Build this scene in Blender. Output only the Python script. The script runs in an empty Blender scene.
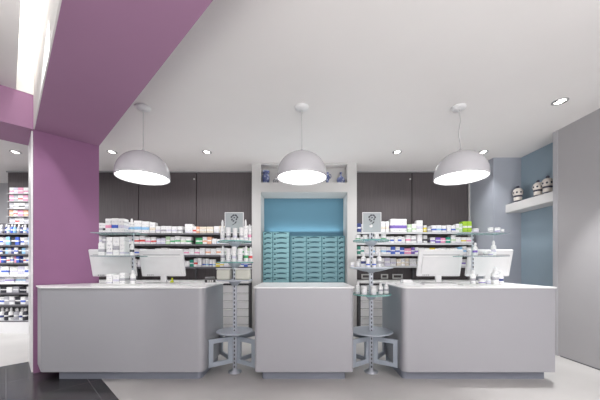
import bpy, bmesh, math, random
from mathutils import Vector, Matrix
random.seed(7)
C = bpy.context.scene.collection
PI = math.pi
CAMZ, F = 1.22, 280.0

# ------------------------------------------------------------------ materials
def lin(c):
    def f(v):
        v /= 255.0
        return v/12.92 if v <= .04045 else ((v+.055)/1.055)**2.4
    return (f(c[0]), f(c[1]), f(c[2]), 1)

def mat(name, c, rough=.5, metal=0, noise=.04, scale=12, bump=0, stretch=None, spec=.5, trans=0):
    m = bpy.data.materials.new(name); m.use_nodes = True
    nt = m.node_tree; n = nt.nodes; L = nt.links
    b = n['Principled BSDF']
    b.inputs['Roughness'].default_value = rough
    b.inputs['Metallic'].default_value = metal
    b.inputs['Specular IOR Level'].default_value = spec
    if trans: b.inputs['Transmission Weight'].default_value = trans
    tc = n.new('ShaderNodeTexCoord'); mp = n.new('ShaderNodeMapping')
    L.new(tc.outputs['Object'], mp.inputs['Vector'])
    if stretch: mp.inputs['Scale'].default_value = stretch
    nz = n.new('ShaderNodeTexNoise'); nz.inputs['Scale'].default_value = scale; nz.inputs['Detail'].default_value = 3
    L.new(mp.outputs['Vector'], nz.inputs['Vector'])
    col = lin(c)
    mx = n.new('ShaderNodeMix'); mx.data_type = 'RGBA'
    mx.inputs['A'].default_value = tuple(min(1, v*(1-noise)) for v in col[:3])+(1,)
    mx.inputs['B'].default_value = tuple(min(1, v*(1+noise)) for v in col[:3])+(1,)
    L.new(nz.outputs['Fac'], mx.inputs['Factor'])
    L.new(mx.outputs['Result'], b.inputs['Base Color'])
    if bump:
        bp = n.new('ShaderNodeBump'); bp.inputs['Strength'].default_value = bump; bp.inputs['Distance'].default_value = .01
        L.new(nz.outputs['Fac'], bp.inputs['Height']); L.new(bp.outputs['Normal'], b.inputs['Normal'])
    return m

def emat(name, c, s):
    m = bpy.data.materials.new(name); m.use_nodes = True
    nt = m.node_tree; nt.nodes.clear()
    e = nt.nodes.new('ShaderNodeEmission'); o = nt.nodes.new('ShaderNodeOutputMaterial')
    e.inputs['Color'].default_value = lin(c); e.inputs['Strength'].default_value = s
    nt.links.new(e.outputs[0], o.inputs[0]); return m

def glass(name, tint, fac=.16):
    m = bpy.data.materials.new(name); m.use_nodes = True
    nt = m.node_tree; nt.nodes.clear(); n = nt.nodes; L = nt.links
    t = n.new('ShaderNodeBsdfTransparent'); t.inputs['Color'].default_value = lin(tint)
    d = n.new('ShaderNodeBsdfPrincipled'); d.inputs['Base Color'].default_value = lin(tint); d.inputs['Roughness'].default_value = .15
    lw = n.new('ShaderNodeLayerWeight'); lw.inputs['Blend'].default_value = .25
    ma = n.new('ShaderNodeMath'); ma.operation = 'MULTIPLY_ADD'
    ma.inputs[1].default_value = .22; ma.inputs[2].default_value = fac; ma.use_clamp = True
    L.new(lw.outputs['Facing'], ma.inputs[0])
    mx = n.new('ShaderNodeMixShader'); o = n.new('ShaderNodeOutputMaterial')
    L.new(ma.outputs[0], mx.inputs[0]); L.new(t.outputs[0], mx.inputs[1]); L.new(d.outputs[0], mx.inputs[2])
    L.new(mx.outputs[0], o.inputs[0]); return m

def pack_mat(name, base, band, lo, hi, ink=None):
    """printed pack: coloured band between lo..hi of its height, rows of small print above it"""
    m = bpy.data.materials.new(name); m.use_nodes = True
    nt = m.node_tree; n = nt.nodes; L = nt.links; b = n['Principled BSDF']; b.inputs['Roughness'].default_value = .45
    tc = n.new('ShaderNodeTexCoord'); sp = n.new('ShaderNodeSeparateXYZ'); L.new(tc.outputs['Generated'], sp.inputs[0])
    def M(op, a, bb):
        q = n.new('ShaderNodeMath'); q.operation = op
        for i, v in enumerate((a, bb)):
            if isinstance(v, (int, float)): q.inputs[i].default_value = v
            else: L.new(v, q.inputs[i])
        return q.outputs[0]
    z = sp.outputs['Z']
    f1 = M('MULTIPLY', M('GREATER_THAN', z, lo), M('LESS_THAN', z, hi))
    mx = n.new('ShaderNodeMix'); mx.data_type = 'RGBA'; mx.inputs['A'].default_value = lin(base); mx.inputs['B'].default_value = lin(band)
    L.new(f1, mx.inputs['Factor'])
    mp = n.new('ShaderNodeMapping'); mp.inputs['Scale'].default_value = (14, 1, 9); L.new(tc.outputs['Generated'], mp.inputs[0])
    oi = n.new('ShaderNodeObjectInfo'); cb = n.new('ShaderNodeCombineXYZ'); L.new(oi.outputs['Random'], cb.inputs['X']); L.new(oi.outputs['Random'], cb.inputs['Y'])
    vs = n.new('ShaderNodeVectorMath'); vs.operation = 'SCALE'; vs.inputs['Scale'].default_value = 40; L.new(cb.outputs[0], vs.inputs[0])
    L.new(vs.outputs[0], mp.inputs['Location'])
    nz = n.new('ShaderNodeTexNoise'); nz.inputs['Scale'].default_value = .8; L.new(mp.outputs[0], nz.inputs['Vector'])
    rows = M('MULTIPLY', M('GREATER_THAN', nz.outputs['Fac'], .56), M('GREATER_THAN', M('FRACT', M('MULTIPLY', z, 5), 0), .5))
    mid = M('MULTIPLY', M('GREATER_THAN', z, .12), M('LESS_THAN', z, .9))
    f2 = M('MULTIPLY', M('MULTIPLY', rows, mid), .45)
    m2 = n.new('ShaderNodeMix'); m2.data_type = 'RGBA'; m2.inputs['B'].default_value = lin(ink or (90, 90, 110))
    L.new(mx.outputs['Result'], m2.inputs['A']); L.new(f2, m2.inputs['Factor'])
    L.new(m2.outputs['Result'], b.inputs['Base Color']); return m

M = dict(
    ceiling=mat('ceiling_paint', (226, 223, 222), .9, scale=3, noise=.015),
    wall=mat('wall_paint', (170, 169, 173), .85, scale=4, noise=.02),
    wallr=mat('wall_right_paint', (164, 162, 164), .85, scale=4, noise=.02),
    wallp=mat('wall_corner_paint', (160, 165, 175), .85, scale=4, noise=.02),
    wallw=mat('wall_white', (198, 197, 196), .8, scale=4, noise=.02),
    blue=mat('blue_wall_paint', (142, 160, 172), .8, scale=4, noise=.02),
    teal=mat('niche_blue', (88, 130, 150), .7, scale=4, noise=.02),
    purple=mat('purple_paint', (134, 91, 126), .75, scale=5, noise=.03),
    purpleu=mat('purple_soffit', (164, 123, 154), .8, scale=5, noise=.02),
    slot=mat('slot_white', (235, 233, 230), .8),
    panel=mat('dark_wood', (84, 78, 80), .55, noise=.42, scale=6, stretch=(11, 11, .4), bump=.05),
    darkgrey=mat('dark_grey', (66, 64, 68), .55),
    black=mat('black_plastic', (28, 28, 30), .45),
    trim=mat('trim_grey', (160, 160, 162), .6),
    counter=mat('counter_grey', (164, 164, 169), .42, scale=3, noise=.012),
    top=mat('counter_top_white', (232, 232, 232), .3),
    plinth=mat('plinth_grey', (134, 138, 150), .45),
    white=mat('white_plastic', (222, 222, 223), .35),
    lampw=mat('lamp_white', (194, 193, 197), .2),
    monw=mat('monitor_white', (216, 216, 217), .4),
    offw=mat('off_white', (212, 212, 210), .5),
    shelfl=mat('shelf_light', (190, 192, 194), .5),
    shelfd=mat('shelf_dark', (92, 92, 96), .5),
    chrome=mat('brushed_steel', (190, 194, 202), .3, metal=.5),
    bracket=mat('bracket_bluegrey', (158, 166, 176), .4),
    steel=mat('disc_grey', (172, 178, 188), .35, metal=.15),
    carc=mat('drawer_carcass', (96, 146, 158), .6),
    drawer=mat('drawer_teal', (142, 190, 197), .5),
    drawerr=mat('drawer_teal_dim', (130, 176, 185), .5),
    dhandle=mat('drawer_scoop', (52, 96, 108), .6),
    glass=glass('shelf_glass', (214, 232, 230)),
    gedge=mat('glass_edge', (120, 170, 165), .2),
    acr=glass('acrylic', (206, 214, 216), .55),
    emblem=mat('emblem_dark', (58, 60, 68), .5),
    cable=mat('cable_grey', (178, 176, 176), .5),
    navy=mat('porcelain_blue', (62, 70, 124), .3),
    yellowgreen=mat('yellow_green', (200, 210, 50), .5),
    beige=mat('beige_tray', (190, 190, 180), .5),
)
E_lamp = emat('lamp_diffuser', (255, 253, 250), 5.5)
E_down = emat('downlight_lens', (255, 252, 246), 9)
E_slot = emat('slot_tube', (255, 252, 248), 6)
E_niche = emat('niche_strip', (190, 240, 250), 3)

# dark wood seam-free; floor materials ------------------------------------------------
def floor_light():
    m = bpy.data.materials.new('polished_grey_floor'); m.use_nodes = True
    nt = m.node_tree; n = nt.nodes; L = nt.links; b = n['Principled BSDF']
    tc = n.new('ShaderNodeTexCoord'); nz = n.new('ShaderNodeTexNoise'); nz.inputs['Scale'].default_value = 1.2; nz.inputs['Detail'].default_value = 5
    L.new(tc.outputs['Object'], nz.inputs['Vector'])
    cr = n.new('ShaderNodeValToRGB'); cr.color_ramp.elements[0].color = lin((176, 174, 172)); cr.color_ramp.elements[1].color = lin((194, 192, 190))
    cr.color_ramp.elements[0].position = .3; cr.color_ramp.elements[1].position = .7
    L.new(nz.outputs['Fac'], cr.inputs[0]); L.new(cr.outputs[0], b.inputs['Base Color'])
    b.inputs['Roughness'].default_value = .32; return m
def floor_dark():
    m = bpy.data.materials.new('dark_tile_floor'); m.use_nodes = True
    nt = m.node_tree; n = nt.nodes; L = nt.links; b = n['Principled BSDF']
    tc = n.new('ShaderNodeTexCoord'); br = n.new('ShaderNodeTexBrick')
    br.offset = 0; br.inputs['Scale'].default_value = 1; br.inputs['Brick Width'].default_value = .6; br.inputs['Row Height'].default_value = .6
    br.inputs['Mortar Size'].default_value = .003
    br.inputs['Color1'].default_value = lin((62, 60, 62)); br.inputs['Color2'].default_value = lin((66, 64, 66)); br.inputs['Mortar'].default_value = lin((104, 102, 104))
    L.new(tc.outputs['Object'], br.inputs['Vector'])
    nz = n.new('ShaderNodeTexNoise'); nz.inputs['Scale'].default_value = 4; nz.inputs['Detail'].default_value = 6
    L.new(tc.outputs['Object'], nz.inputs['Vector'])
    mx = n.new('ShaderNodeMix'); mx.data_type = 'RGBA'; mx.blend_type = 'MULTIPLY'; mx.inputs['Factor'].default_value = .35
    L.new(br.outputs['Color'], mx.inputs['A']); L.new(nz.outputs['Color'], mx.inputs['B'])
    L.new(mx.outputs['Result'], b.inputs['Base Color'])
    b.inputs['Roughness'].default_value = .2; return m
FL, FD = floor_light(), floor_dark()

def pole_mat():
    m = bpy.data.materials.new('perforated_pole'); m.use_nodes = True
    nt = m.node_tree; n = nt.nodes; L = nt.links; b = n['Principled BSDF']
    b.inputs['Metallic'].default_value = .15; b.inputs['Roughness'].default_value = .35
    tc = n.new('ShaderNodeTexCoord'); sp = n.new('ShaderNodeSeparateXYZ'); L.new(tc.outputs['Object'], sp.inputs[0])
    def Q(op, a, c):
        q = n.new('ShaderNodeMath'); q.operation = op
        for i, v in enumerate((a, c)):
            if isinstance(v, (int, float)): q.inputs[i].default_value = v
            else: L.new(v, q.inputs[i])
        return q.outputs[0]
    fz = Q('SUBTRACT', Q('FRACT', Q('MULTIPLY', sp.outputs['Z'], 22), 0), .5)
    fx = Q('MULTIPLY', sp.outputs['X'], 45)
    r = Q('ADD', Q('MULTIPLY', fz, fz), Q('MULTIPLY', fx, fx))
    hole = Q('LESS_THAN', r, .1)
    mx = n.new('ShaderNodeMix'); mx.data_type = 'RGBA'; mx.inputs['A'].default_value = lin((204, 208, 216)); mx.inputs['B'].default_value = lin((70, 72, 82))
    L.new(hole, mx.inputs['Factor']); L.new(mx.outputs['Result'], b.inputs['Base Color']); return m
M['pole'] = pole_mat()

# ------------------------------------------------------------------ mesh helpers
def box(bm, x0, x1, y0, y1, z0, z1, mi=0, bev=0):
    vs = [bm.verts.new(p) for p in ((x0,y0,z0),(x1,y0,z0),(x1,y1,z0),(x0,y1,z0),(x0,y0,z1),(x1,y0,z1),(x1,y1,z1),(x0,y1,z1))]
    fs = [bm.faces.new([vs[i] for i in q]) for q in ((0,3,2,1),(4,5,6,7),(0,1,5,4),(1,2,6,5),(2,3,7,6),(3,0,4,7))]
    for f in fs: f.material_index = mi
    if bev:
        es = list({e for f in fs for e in f.edges})
        bmesh.ops.bevel(bm, geom=es, offset=bev, segments=2, affect='EDGES', profile=.5)
    return fs

def lathe(bm, prof, seg=24, c=(0,0,0), mi=0, smooth=True):
    rings = []
    for r, z in prof:
        if r < 1e-6: rings.append([bm.verts.new((c[0], c[1], c[2]+z))])
        else: rings.append([bm.verts.new((c[0]+r*math.cos(2*PI*k/seg), c[1]+r*math.sin(2*PI*k/seg), c[2]+z)) for k in range(seg)])
    for a, b in zip(rings, rings[1:]):
        for k in range(seg):
            j = (k+1) % seg
            if len(a) == 1 and len(b) == 1: continue
            if len(a) == 1: f = bm.faces.new((a[0], b[j], b[k]))
            elif len(b) == 1: f = bm.faces.new((a[k], a[j], b[0]))
            else: f = bm.faces.new((a[k], a[j], b[j], b[k]))
            f.material_index = mi; f.smooth = smooth

def prism(bm, pts, z0, z1, mi=0):
    lo = [bm.verts.new((x, y, z0)) for x, y in pts]; hi = [bm.verts.new((x, y, z1)) for x, y in pts]
    fs = [bm.faces.new(lo[::-1]), bm.faces.new(hi)]
    k = len(pts)
    for i in range(k): fs.append(bm.faces.new((lo[i], lo[(i+1)%k], hi[(i+1)%k], hi[i])))
    for f in fs: f.material_index = mi

def round_poly(pts, seg=6):
    """pts: (x, y, radius) counter-clockwise"""
    out = []; n = len(pts)
    for i in range(n):
        p = Vector(pts[i][:2]); r = pts[i][2]
        if r <= 0: out.append(tuple(p)); continue
        a = (Vector(pts[i-1][:2])-p).normalized(); b = (Vector(pts[(i+1)%n][:2])-p).normalized()
        for k in range(seg+1):
            t = k/seg
            q = (1-t)**2*(p+a*r) + 2*t*(1-t)*p + t*t*(p+b*r)
            out.append(tuple(q))
    return out

def tube(bm, pts, r, seg=8, mi=0):
    pts = [Vector(p) for p in pts]; rings = []
    for i, p in enumerate(pts):
        d = (pts[min(i+1, len(pts)-1)]-pts[max(i-1, 0)]).normalized()
        a = d.cross(Vector((0, 1, 0)))
        if a.length < .1: a = d.cross(Vector((1, 0, 0)))
        a.normalize(); b = d.cross(a)
        rings.append([bm.verts.new(p+a*r*math.cos(2*PI*k/seg)+b*r*math.sin(2*PI*k/seg)) for k in range(seg)])
    for u, v in zip(rings, rings[1:]):
        for k in range(seg):
            f = bm.faces.new((u[k], u[(k+1)%seg], v[(k+1)%seg], v[k])); f.smooth = True; f.material_index = mi
    for rr in (rings[0][::-1], rings[-1]):
        f = bm.faces.new(rr); f.material_index = mi

def link(name, bm, mats, parent=None, loc=None, rz=0, kind=None):
    bmesh.ops.recalc_face_normals(bm, faces=bm.faces)
    me = bpy.data.meshes.new(name); bm.to_mesh(me); bm.free()
    for m in (mats if isinstance(mats, (list, tuple)) else [mats]): me.materials.append(m)
    o = bpy.data.objects.new(name, me); C.objects.link(o)
    if parent: o.parent = parent
    if loc: o.location = loc
    if rz: o.rotation_euler.z = rz
    if kind: o['kind'] = kind
    return o
def boxobj(name, dims, m, parent=None, bev=0, kind=None, rz=0):
    bm = bmesh.new(); box(bm, *dims, bev=bev); return link(name, bm, m, parent, rz=rz, kind=kind)
def thing(name, label, cat, loc=(0,0,0), group=None, rz=0):
    o = bpy.data.objects.new(name, None); C.objects.link(o); o.location = (loc[0], loc[1], loc[2]+(.001 if loc[2] else 0)); o.rotation_euler.z = rz
    o.empty_display_size = .1
    o['label'] = label; o['category'] = cat
    if group: o['group'] = group
    return o
def tag(o, label, cat, group=None):
    o['label'] = label; o['category'] = cat
    if group: o['group'] = group
    return o
def copy_tree(o, parent=None):
    c = o.copy(); C.objects.link(c)
    if parent: c.parent = parent
    for ch in list(o.children): copy_tree(ch, c)
    return c
def bez(o, off=.004, seg=2):
    md = o.modifiers.new('bevel', 'BEVEL'); md.width = off; md.segments = seg; md.limit_method = 'ANGLE'; return o

# ------------------------------------------------------------------ setting
TH = math.radians(46.4)
CEIL, BEAM = 3.036, 2.745
def S(name, dims, m, rz=0): return boxobj(name, dims, m, kind='structure', rz=rz)

# floor in the frame of the portal (x = w across the beam, y = u along it)
bm = bmesh.new()
W0, U0 = .706, 4.92
for (a, b, c, d, mi) in ((-9, W0, -7, U0, 1), (W0, 10, -7, U0, 0), (-9, W0, U0, 11, 0), (W0, 10, U0, 11, 0)):
    f = bm.faces.new([bm.verts.new(p) for p in ((a, c, 0), (b, c, 0), (b, d, 0), (a, d, 0))]); f.material_index = mi
link('floor', bm, [FL, FD], rz=TH, kind='structure')

SL0, SL1, UF = .075, .213, 4.343
bm = bmesh.new()
box(bm, SL1+.012, 10, -7, 11, CEIL, CEIL+.1); box(bm, -9, SL1+.012, UF+.3, 11, CEIL, CEIL+.1)
link('ceiling', bm, M['ceiling'], rz=TH, kind='structure')
S('ceiling_left', (-9, SL0, -7, UF, 3.13, 3.2), M['ceiling'], TH)
bm = bmesh.new()
box(bm, SL0-.02, SL0, -7, UF, 3.2, 3.6); box(bm, SL0-.02, SL1+.02, -7, UF, 3.6, 3.62)
box(bm, SL1, SL1+.01, -7, UF, BEAM+.004, 3.6); box(bm, SL0, SL1, UF-.01, UF, 3.13, 3.6)
link('trim_1', bm, M['slot'], rz=TH, kind='structure')
t = boxobj('slot_light', (SL0+.02, SL1-.03, -2.5, UF-.15, 3.5, 3.54), E_slot, rz=TH)
tag(t, 'long bright white light strip in the ceiling slot left of the purple beam', 'light')
# purple portal
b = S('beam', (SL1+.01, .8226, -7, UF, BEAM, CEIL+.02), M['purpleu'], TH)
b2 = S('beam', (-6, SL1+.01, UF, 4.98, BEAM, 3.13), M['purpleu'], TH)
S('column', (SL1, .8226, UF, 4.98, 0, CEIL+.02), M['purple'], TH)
S('trim_2', (SL1-.015, SL1-.001, UF+.06, 4.98, 0, BEAM), M['top'], TH)
# walls
S('wall_right', (3.475, 3.73, -5, 3.84, 0, CEIL), M['wallr'])
S('trim_3', (3.468, 3.475, 3.77, 3.84, 0, CEIL), M['wall'])
S('wall_recess', (3.74, 3.85, 3.6, 5.0, 0, CEIL), M['blue'])
S('wall_corner', (3.27, 3.74, 4.735, 5.5, 0, CEIL), M['wallp'])
S('wall_back', (-5.67, 3.9, 5.5, 5.6, 0, CEIL), M['wall'])
S('wall_rear_left', (-8.2, -5.55, 6.2, 6.3, 0, CEIL), M['wall'])
S('wall_return', (-5.67, -5.55, 5.6, 6.2, 0, CEIL), M['wall'])
S('wall_left', (-8.2, -8.1, -5, 6.2, 0, 3.13), M['wall'])
S('trim_4', (-5.67, -.865, 5.40, 5.5, 3.012, CEIL), M['trim'])
S('trim_5', (1.02, 3.27, 5.40, 5.5, 3.012, CEIL), M['trim'])
S('trim_6', (3.255, 3.285, 5.38, 5.42, 0, CEIL), M['wallw'])
S('baseboard_right', (3.470, 3.475, -5, 3.735, 0, .012), M['shelfd'])

# tall dark wood panels on the back wall
def wall_panel(x0, x1, label, knob=True):
    t = thing('wall_panel', label, 'cupboard door', ((x0+x1)/2, 5.42, 0), 'dark wood wall panels')
    h = (x1-x0)/2-.005
    bez(boxobj('door', (-h, h, 0, .078, .0, 3.010), M['panel'], t), .003)
    if knob:
        bm = bmesh.new(); lathe(bm, [(0, 0), (.012, 0), (.016, .012), (.012, .02), (0, .022)], 12)
        o = link('knob', bm, M['offw'], t, loc=(h-.03, 0, 2.88)); o.rotation_euler.x = PI/2
for i, (a, b_, l) in enumerate((
    (-5.66, -4.26, 'dark wood wall panel behind the product rack, left of the purple column'),
    (-4.255, -3.13, 'dark wood wall panel just right of the purple column, behind the left pendant lamp'),
    (-3.125, -2.01, 'dark wood wall panel in the middle between purple column and white niche frame'),
    (-2.005, -.875, 'dark wood wall panel touching the left side of the white niche frame'),
    (1.03, 2.165, 'dark wood wall panel touching the right side of the white niche frame'),
    (2.17, 3.25, 'dark wood wall panel beside the grey wall corner, behind the right pendant lamp'))):
    wall_panel(a, b_, l, i in (2, 4))

# white niche frame ------------------------------------------------------------
nf = thing('niche_frame', 'white floor-to-ceiling portal frame around the blue drawer niche', 'niche', (.075, 5, 0))
def part(name, dims, m, t):
    lx, ly, lz = t.location
    return boxobj(name, (dims[0]-lx, dims[1]-lx, dims[2]-ly, dims[3]-ly, dims[4]-lz, dims[5]-lz), m, t)
part('post', (-.86, -.70, 5, 5.499, 0, CEIL-.002), M['wallw'], nf)
part('post', (.845, 1.015, 5, 5.499, 0, CEIL-.002), M['wallw'], nf)
part('lintel', (-.70, .845, 5, 5.499, 2.52, 2.693), M['wallw'], nf)
part('niche_back', (-.70, .845, 5.26, 5.30, 2.693, CEIL-.002), M['wallw'], nf)
part('back_panel', (-.70, .845, 5.47, 5.499, 0, 2.52), M['teal'], nf)
part('top_rail', (-.70, .845, 5, 5.02, 3.015, CEIL-.002), M['wallw'], nf)

# teal drawer cabinets -----------------------------------------------------------
def scoop(bm, w, h):
    """curved dark grip recess near the top edge of a drawer front"""
    n = 10; up = []; lo = []
    for k in range(n+1):
        s = k/n; x = -w/2+w*s; arc = math.sin(PI*s)
        up.append(bm.verts.new((x, 0, h*.28+.018*arc))); lo.append(bm.verts.new((x, 0, h*.28-.012+.006*arc)))
    for k in range(n): bm.faces.new((lo[k], lo[k+1], up[k+1], up[k]))
def drawer_cabinet(x0, x1, top, cols, rows, pitch, mt, label):
    Y = 5.22
    t = thing('drawer_cabinet', label, 'drawers', ((x0+x1)/2, Y, 0))
    cx = (x0+x1)/2
    part('carcass', (x0, x1, Y+.022, 5.468, 0, top), M['carc'], t)
    for (a, b_) in cols:
        w = b_-a-.012
        bm = bmesh.new(); box(bm, -w/2, w/2, 0, .02, -pitch/2+.004, pitch/2-.004, bev=.003)
        first = None
        for r in range(rows):
            z = top-.012-pitch*(r+.5)
            if first is None:
                d = link('drawer', bm, mt, t); first = d
                b2 = bmesh.new(); scoop(b2, w*.66, pitch)
                g = link('grip', b2, M['dhandle'], d, loc=(.03*w, -.0015, 0))
                b3 = bmesh.new(); box(b3, -.017, .017, -.004, 0, -.014, .014, bev=.002)
                h = link('label_clip', b3, M['dhandle'], d, loc=(-w/2+.03, -.0001, .012))
                gl, hl = g, h
            else:
                d = first.copy(); C.objects.link(d); d.parent = t
                for q in (gl, hl):
                    qq = q.copy(); C.objects.link(qq); qq.parent = d
            d.location = ((a+b_)/2-cx, 0, z)
    return t
drawer_cabinet(-.695, -.195, 1.845, ((-.69, -.51), (-.505, -.20)), 10, .0942, M['drawer'], 'taller block of pale teal drawers at the left inside the white niche')
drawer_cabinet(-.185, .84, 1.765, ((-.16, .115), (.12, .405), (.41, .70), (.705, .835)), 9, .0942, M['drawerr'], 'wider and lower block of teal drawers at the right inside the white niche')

# vases in the niche above ---------------------------------------------------------
def lathed(name, prof, m, label, cat, loc, lid=None, lidm=None, seg=24, group=None):
    t = thing(name, label, cat, loc, group)
    bm = bmesh.new(); lathe(bm, prof, seg); link('body', bm, m, t)
    if lid:
        bm = bmesh.new(); lathe(bm, lid, seg); link('lid', bm, lidm or m, t)
    return t
def porcelain(name, lo, hi, sc=30):
    m = bpy.data.materials.new(name); m.use_nodes = True
    nt = m.node_tree; n = nt.nodes; L = nt.links; b = n['Principled BSDF']; b.inputs['Roughness'].default_value = .25
    tc = n.new('ShaderNodeTexCoord'); v = n.new('ShaderNodeTexVoronoi'); v.inputs['Scale'].default_value = sc
    L.new(tc.outputs['Object'], v.inputs['Vector'])
    cr = n.new('ShaderNodeValToRGB'); cr.color_ramp.elements[0].color = lin(hi); cr.color_ramp.elements[1].color = lin(lo)
    cr.color_ramp.elements[0].position = .25; cr.color_ramp.elements[1].position = .5
    L.new(v.outputs['Distance'], cr.inputs[0]); L.new(cr.outputs[0], b.inputs['Base Color']); return m
PB = porcelain('blue_white_porcelain', (78, 88, 130), (160, 168, 192), 22)
PG = porcelain('grey_porcelain', (120, 120, 124), (176, 176, 176), 40)
NZ = 2.693
lathed('vase', [(0, 0), (.048, 0), (.05, .01), (.062, .05), (.066, .12), (.062, .15), (.046, .17), (.045, .19), (.064, .195), (.064, .235), (.05, .24), (0, .24)], PB,
       'blue and white porcelain jar with wide rim, left end of upper niche shelf', 'vase', (-.62, 5.1, NZ))
lathed('vase', [(0, 0), (.05, 0), (.07, .03), (.078, .065), (.066, .105), (.03, .13), (.017, .15), (.016, .19), (.026, .2), (.022, .21), (0, .21)], PB,
       'round-bellied blue porcelain bottle with narrow neck, right end of the upper niche shelf', 'vase', (.745, 5.1, NZ))
t = lathed('vase', [(0, 0), (.045, 0), (.04, .012), (.022, .03), (.03, .07), (.046, .12), (.04, .15), (.022, .17), (.03, .195), (.024, .21), (0, .215)], PB,
       'slim blue porcelain jug on the niche shelf, partly behind the middle pendant lamp', 'vase', (.50, 5.1, NZ))
bm = bmesh.new(); tube(bm, [(.03, 0, .18), (.06, 0, .17), (.068, 0, .13), (.045, 0, .1)], .006); link('handle', bm, M['navy'], t)
lathed('vase', [(0, 0), (.035, 0), (.05, .03), (.054, .06), (.04, .09), (.02, .105), (.022, .12), (0, .125)], PG,
       'small grey pot on the niche shelf beside the left blue porcelain jar', 'vase', (-.44, 5.1, NZ))

# pharmacy jars on the recess shelf ---------------------------------------------------
rs = boxobj('recess_shelf', (3.475, 3.74, 3.841, 4.734, 2.10, 2.235), M['wallw']); bez(rs, .004)
tag(rs, 'thick white shelf spanning the blue recess in the right wall', 'shelf')
def pharmacy_jar(x, y, s, label):
    t = thing('pharmacy_jar', label, 'jar', (x, y, 2.235), 'jars on the right recess shelf')
    body = [(0, 0), (.052, 0), (.054, .018), (.042, .026), (.042, .03), (.052, .04), (.054, .095), (.042, .108), (.042, .116), (.062, .135), (.07, .165), (.064, .195)]
    bm = bmesh.new(); lathe(bm, [(r*s, z*s) for r, z in body], 28); link('body', bm, M['jarw'], t)
    for (r, a, b_) in ((.0545, .022, .038), (.057, .096, .12)):
        bm = bmesh.new(); lathe(bm, [(.04*s, a*s), (r*s, a*s), (r*s, b_*s), (.04*s, b_*s)], 28)
        link('band', bm, M['jard'], t)
    bm = bmesh.new(); lathe(bm, [(.065*s, .193*s), (.06*s, .21*s), (.04*s, .232*s), (.015*s, .24*s), (0, .24*s)], 28); link('lid', bm, M['jarw'], t)
    bm = bmesh.new(); lathe(bm, [(.012*s, .236*s), (.022*s, .25*s), (.022*s, .262*s), (.01*s, .275*s), (0, .276*s)], 20); link('knob', bm, M['jard'], t)
    # painted flower medallions round the bulge
    bm = bmesh.new()
    for k in range(9):
        a = 2*PI*k/9-.3; cx, cy = .069*s*math.cos(a), .069*s*math.sin(a)
        ctr = Vector((cx, cy, .163*s)); nrm = Vector((math.cos(a), math.sin(a), 0)); tg = Vector((-nrm.y, nrm.x, 0))
        vs = [bm.verts.new(ctr+nrm*.004+tg*.013*s*math.cos(q)+Vector((0, 0, .015*s*math.sin(q)))) for q in [2*PI*j/10 for j in range(10)]]
        bm.faces.new(vs)
    link('painted_motif', bm, M['jard'], t)
M['jarw'] = mat('jar_cream', (222, 214, 206), .3); M['jard'] = mat('jar_dark', (58, 56, 74), .35)
pharmacy_jar(3.595, 4.62, 1.05, 'cream pharmacy jar with dark bands at the far left end of the recess shelf')
pharmacy_jar(3.60, 4.235, .97, 'cream pharmacy jar with dark bands in the middle of the recess shelf')
pharmacy_jar(3.60, 4.07, 1.03, 'cream pharmacy jar with dark bands nearest the right wall edge on the recess shelf')

# ------------------------------------------------------------------ counters
def counter(outline, kick, label):
    xs = [p[0] for p in outline]; cx = (min(xs)+max(xs))/2
    t = thing('service_counter', label, 'counter', (cx, 3.27, 0), 'grey pharmacy counters')
    sh = lambda pts: [(x-cx, y-3.27) for x, y in pts]
    pts = sh(round_poly(outline))
    bm = bmesh.new(); prism(bm, pts, .107, .977); bez(link('body', bm, M['counter'], t), .006, 3)
    # worktop overhangs by 1.5 cm
    ctr = Vector((sum(p[0] for p in pts)/len(pts), sum(p[1] for p in pts)/len(pts)))
    big = []
    n = len(pts)
    for i in range(n):
        p = Vector(pts[i]); e0 = (p-Vector(pts[i-1])); e1 = (Vector(pts[(i+1)%n])-p)
        n0 = Vector((e0.y, -e0.x)).normalized(); n1 = Vector((e1.y, -e1.x)).normalized()
        m = (n0+n1).normalized(); big.append(tuple(p+m*.014/max(.4, m.dot(n1))))
    bm = bmesh.new(); prism(bm, big, .977, .992); bez(link('worktop', bm, M['top'], t), .004, 3)
    bm = bmesh.new(); prism(bm, sh(round_poly(kick)), 0, .107); link('plinth', bm, M['plinth'], t)
    return t
counter([(-2.685, 2.9, .02), (-.998, 2.9, .07), (-.998, 3.65, .02), (-2.47, 3.65, .02), (-2.95, 3.145, .02)],
        [(-2.58, 3.0, 0), (-1.055, 3.0, .05), (-1.055, 3.6, 0), (-2.45, 3.6, 0), (-2.58, 3.4, 0)],
        'long grey counter with angled left end beside the purple column')
counter([(-.476, 2.9, .05), (.559, 2.9, .05), (.559, 3.65, .02), (-.476, 3.65, .02)],
        [(-.41, 3.0, .04), (.49, 3.0, .04), (.49, 3.6, 0), (-.41, 3.6, 0)],
        'short middle grey counter in front of the teal drawers')
counter([(1.067, 2.9, .07), (2.65, 2.9, .015), (2.65, 3.65, .02), (1.067, 3.65, .02)],
        [(1.10, 3.0, .05), (2.615, 3.0, 0), (2.615, 3.6, 0), (1.10, 3.6, 0)],
        'long grey counter with square right end beside the right wall')
CT = .992

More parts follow.
